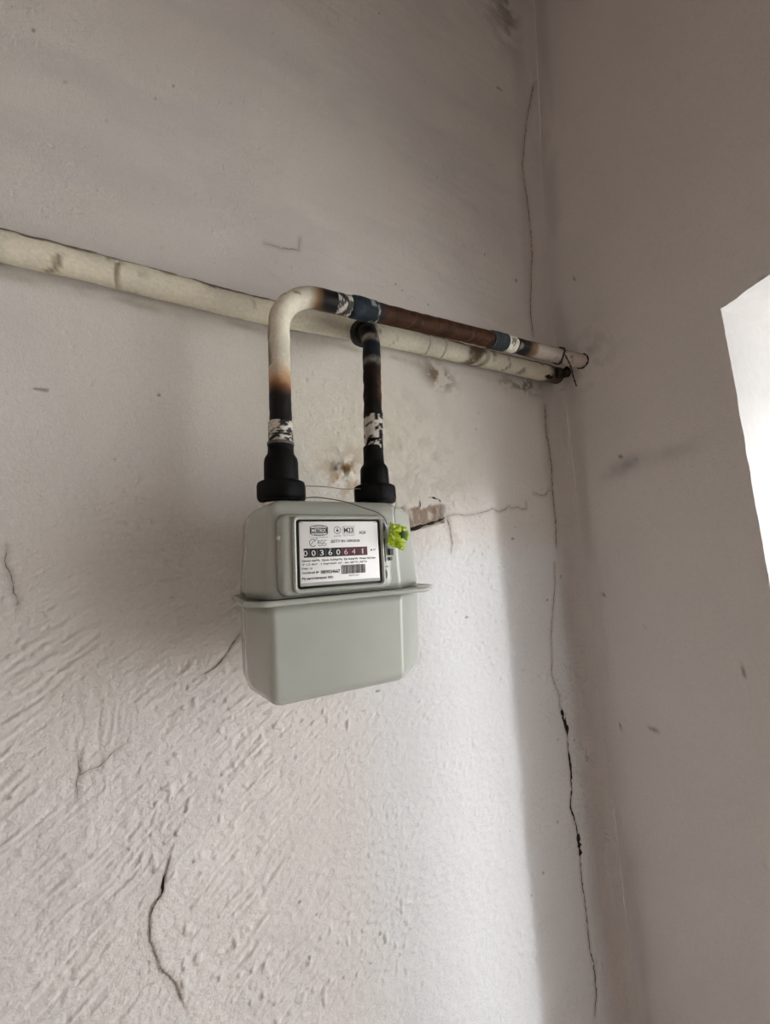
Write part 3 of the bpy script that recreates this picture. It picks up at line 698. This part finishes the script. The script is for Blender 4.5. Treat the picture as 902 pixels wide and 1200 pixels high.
text('M23', -13.0 * K, -3.6 * K, -38.6 * K, 4.9 * K, M['ink'], plate, bold=0.025)
text('UA.TR.001', -13.8 * K, -2.9 * K, -43.6 * K, 0.9 * K, M['ink'], plate)
text('AG4', 2.2 * K, 9.0 * K, -40.9 * K, 3.0 * K, M['ink'], plate, bold=0.02)
# second emblem: open ring with swirl, letters RGC
sw = [(-43.1 + 3.1 * math.cos(a), -49.6 + 3.3 * math.sin(a)) for a in [0.5 + k * 5.0 / 24 for k in range(25)]]
def ribbon(name, pts, w, material):
    vs = []; fs = []
    for k, (x, z) in enumerate(pts):
        xa, za = pts[max(0, k - 1)]; xb, zb = pts[min(len(pts) - 1, k + 1)]; tx, tz = xb - xa, zb - za; L = math.hypot(tx, tz)
        for s in (-1, 1): vs.append(((x - s * tz / L * w) * K, ly - 0.00012, (z + s * tx / L * w) * K))
        if k: fs.append((2 * k - 2, 2 * k - 1, 2 * k + 1, 2 * k))
    return onplate(mesh_obj(name, vs, fs, material, plate, smooth=False))
ribbon('emblem_ring', sw, 0.28, M['ink'])
ribbon('emblem_swirl', [(-45.0, -51.2), (-43.8, -50.0), (-42.9, -48.6), (-41.6, -47.6), (-40.2, -47.2)], 0.22, M['ink'])
text('RGC', -38.6 * K, -30.2 * K, -49.2 * K, 4.0 * K, M['ink'], plate)
pbox('emblem_bar', -38.2, -30.4, -52.5, -52.1, M['ink']); pbox('emblem_dot', -40.3, -38.7, -46.2, -45.5, M['ink'])
text('ДСТУ EN 1359:2018', -26.2 * K, 2.4 * K, -48.8 * K, 2.9 * K, M['ink'], plate, bold=0.028)
# counter: eight drums
drums = [(-51.8, -46.9), (-46.9, -39.2), (-39.2, -31.3), (-31.3, -23.4), (-23.4, -15.7), (-15.7, -8.1), (-8.1, 0.3), (0.3, 10.0)]
for (x0, x1), ch, dx in zip(drums, '00360641', (-50.3, -42.9, -35.3, -27.2, -19.5, -11.9, -4.2, 4.9)):
    red = x0 > -16
    pbox('number_drum', x0 + 0.08, x1 - 0.08, -62.6, -54.6, M['red'] if red else M['black'], up1=0.0003)
    w = 1.35 if ch == '1' else 3.6
    text(ch, (dx - w / 2) * K, (dx + w / 2) * K, -58.8 * K, 4.9 * K, M['pinkdigit'] if red else M['digit'], plate, name='digit', up=0.0006)
text('6', (-27.2 - 1.2) * K, (-27.2 + 1.2) * K, -55.2 * K, 0.9 * K, M['digit'], plate, name='digit', up=0.0006)
onplate(mesh_obj('print_dot', [(x * K, ly - 0.00012, z * K) for x, z in circ(14.3, -58.0, 0.85)], [tuple(range(28))], M['ink'], plate, smooth=False))
text('м³', 16.6 * K, 19.0 * K, -57.7 * K, 2.2 * K, M['ink'], plate)
text('Qmax 6м³/h  Qmin 0,04м³/h  Qt 0,6м³/h  Pmax 0,5 bar', -53.5 * K, 18.6 * K, -65.6 * K, 2.1 * K, M['ink'], plate, bold=0.035)
text('V 1,2 dm³   1 imp=0,01 m³   tm -25°C...55°C', -53.5 * K, 9.2 * K, -68.9 * K, 2.1 * K, M['ink'], plate, bold=0.035)
text('Клас 1,5', -53.7 * K, -44.3 * K, -72.4 * K, 2.0 * K, M['ink'], plate, bold=0.035)
text('Серійний №', -53.7 * K, -38.4 * K, -76.2 * K, 2.1 * K, M['ink'], plate, bold=0.035)
text('0809034667', -36.8 * K, -18.4 * K, -76.1 * K, 3.3 * K, M['ink'], plate, bold=0.025)
text('Рік виготовлення: 2021', -53.9 * K, -25.4 * K, -81.0 * K, 2.4 * K, M['ink'], plate, bold=0.035)
x = -17.0; rb = random.Random(3)
while x < 7.4:
    w = rb.choice((0.22, 0.22, 0.4, 0.55)); pbox('barcode_bar', x, min(7.6, x + w), -79.2, -71.0, M['ink']); x += w + rb.choice((0.22, 0.22, 0.35, 0.5))
text('0809034667', -10.0 * K, 0.8 * K, -80.9 * K, 1.3 * K, M['ink'], plate)
pbox('plate_edge', -55.2, 22.2, -87.6, -84.9, M['bevel']); pbox('plate_mark', -55.0, -51.8, -31.6, -30.9, M['bevel']); pbox('plate_mark', 18.2, 21.6, -31.6, -30.9, M['bevel'])
# clips and slots right of the plate, screws
def halfmoon(cx_, cz_, rx, rz):
    pts = [(cx_ * K, fy - 0.0004, (cz_ - rz) * K)] + [((cx_ + rx * math.cos(a)) * K, fy - 0.0004, (cz_ + rz * math.sin(a)) * K) for a in [math.radians(-90 + 15 * k) for k in range(13)]]
    back = [(p[0], fy + 0.0008, p[2]) for p in pts]; n = len(pts)
    return mesh_obj('clip_recess', pts + back, [tuple(range(n))] + [(i, n + i, n + (i + 1) % n, (i + 1) % n) for i in range(n)], M['gasket2'], gm, smooth=False)
M['gasket2'] = mat('recess_grey', (0.10, 0.10, 0.09), rough=0.6)
halfmoon(29.6, -36.0, 2.4, 4.6); halfmoon(29.2, -82.0, 2.4, 4.8)
box('slot', 0.0296, 0.0306, -0.0700, -0.0470, fy - 0.0006, fy + 0.0005, M['gasket'], gm)
box('slot', 0.0296, 0.0330, -0.0752, -0.0744, fy - 0.0004, fy + 0.0005, M['gasket2'], gm)
def screw(x, y, z, r):
    o = blob('screw', (x, y, z), r, M['meter'], gm, 150, (1, 0.6, 1), 0.0); return o
screw(-0.0718, yb - 0.0040, -0.0440, 0.0026)
box('seal_lug', 0.0345, 0.0380, -0.0640, -0.0575, fy - 0.0030, fy + 0.0005, M['gasket2'], gm)
box('seal_lug', 0.0345, 0.0370, -0.0690, -0.0655, fy - 0.0020, fy + 0.0005, M['gasket2'], gm)

# ------------------------------------------------------------------ plastic seal and sealing wires
sl_ = empty('security_seal', (0.043, fy - 0.008, -0.046), 'crumpled lime-green plastic security seal hanging at the right of the number plate', 'seal')
c4 = [Vector((0.0345, 0, -0.0320)), Vector((0.0520, 0, -0.0365)), Vector((0.0470, 0, -0.0600)), Vector((0.0300, 0, -0.0535))]
ng = 9; rs_ = random.Random(12); top_ = {}; bm = bmesh.new()
for side in (0, 1):
    for i in range(ng):
        for j in range(ng):
            u, v = i / (ng - 1), j / (ng - 1)
            p = (c4[0] * (1 - u) + c4[1] * u) * (1 - v) + (c4[3] * (1 - u) + c4[2] * u) * v
            edge = min(u, v, 1 - u, 1 - v) * 2
            jx = rs_.uniform(-1, 1) * 0.0009; jz = rs_.uniform(-1, 1) * 0.0009; jy = rs_.uniform(-1, 1) * 0.0016
            if side == 1 and (i in (0, ng - 1) or j in (0, ng - 1)): q = top_[(0, i, j)].co + Vector((0, 0.0012, 0))
            else: q = Vector((p.x + jx, (fy - 0.0080 - 0.0040 * edge ** 0.5 + jy) if side == 0 else fy - 0.0035 + jy * 0.3, p.z + jz))
            top_[(side, i, j)] = bm.verts.new(q)
for side in (0, 1):
    for i in range(ng - 1):
        for j in range(ng - 1):
            f = [top_[(side, i, j)], top_[(side, i, j + 1)], top_[(side, i + 1, j + 1)], top_[(side, i + 1, j)]]
            bm.faces.new(f if side == 0 else f[::-1])
bord = [(i, 0) for i in range(ng)] + [(ng - 1, j) for j in range(1, ng)] + [(i, ng - 1) for i in range(ng - 2, -1, -1)] + [(0, j) for j in range(ng - 2, 0, -1)]
for a_, b_ in zip(bord, bord[1:] + bord[:1]): bm.faces.new([top_[(0, *a_)], top_[(0, *b_)], top_[(1, *b_)], top_[(1, *a_)]])
me = bpy.data.meshes.new('seal_body'); bm.to_mesh(me); bm.free(); me.materials.append(M['seal'])
o = bpy.data.objects.new('seal_body', me); col.objects.link(o); o.parent = sl_; o.matrix_parent_inverse = Matrix.Translation(-sl_.location)
blob('seal_insert', (0.0448, fy - 0.0118, -0.0445), 0.0036, M['stamp'], sl_, 160, (1.1, 0.5, 0.9), 1.1)
blob('seal_flap', (0.0400, fy - 0.0110, -0.0400), 0.0030, M['seal'], sl_, 161, (1.6, 0.5, 0.6), 1.0)
blob('seal_flap', (0.0510, fy - 0.0095, -0.0450), 0.0032, M['seal'], sl_, 162, (0.7, 0.5, 1.5), 1.0)
blob('seal_flap', (0.0430, fy - 0.0110, -0.0540), 0.0032, M['seal'], sl_, 163, (1.5, 0.5, 0.8), 1.0)
tube('seal_wire', smooth_path([(0.0640, YC - 0.024, 0.003), (0.0560, YC - 0.050, -0.004), (0.0480, YC - 0.066, -0.012), (0.0405, fy - 0.005, -0.022), (0.0395, fy - 0.008, -0.034)], 40), 0.00045, M['wire'], sl_, seg=6)
w1 = tube('sealing_wire', smooth_path([(-0.0300, YC - 0.006, 0.0165), (-0.010, YC - 0.012, 0.0152), (0.012, YC - 0.010, 0.0138), (0.0335, YC - 0.010, 0.0150)], 40), 0.00045, M['wire'], None, seg=6)
tag(w1, 'thin taut wire strung straight between the two black nuts', 'wire')
w2 = tube('sealing_wire', smooth_path([(-0.0380, YC - 0.020, 0.0005), (-0.0250, YC - 0.034, -0.0010), (-0.0050, YC - 0.054, -0.0080), (0.0100, YC - 0.0640, -0.0150), (0.0240, fy - 0.0015, -0.0215), (0.0310, fy - 0.0018, -0.0270), (0.0335, fy - 0.002, -0.0340)], 60), 0.0006, M['wire'], None, seg=6)
tag(w2, 'thin wire sagging across the meter top to the number plate corner', 'wire')
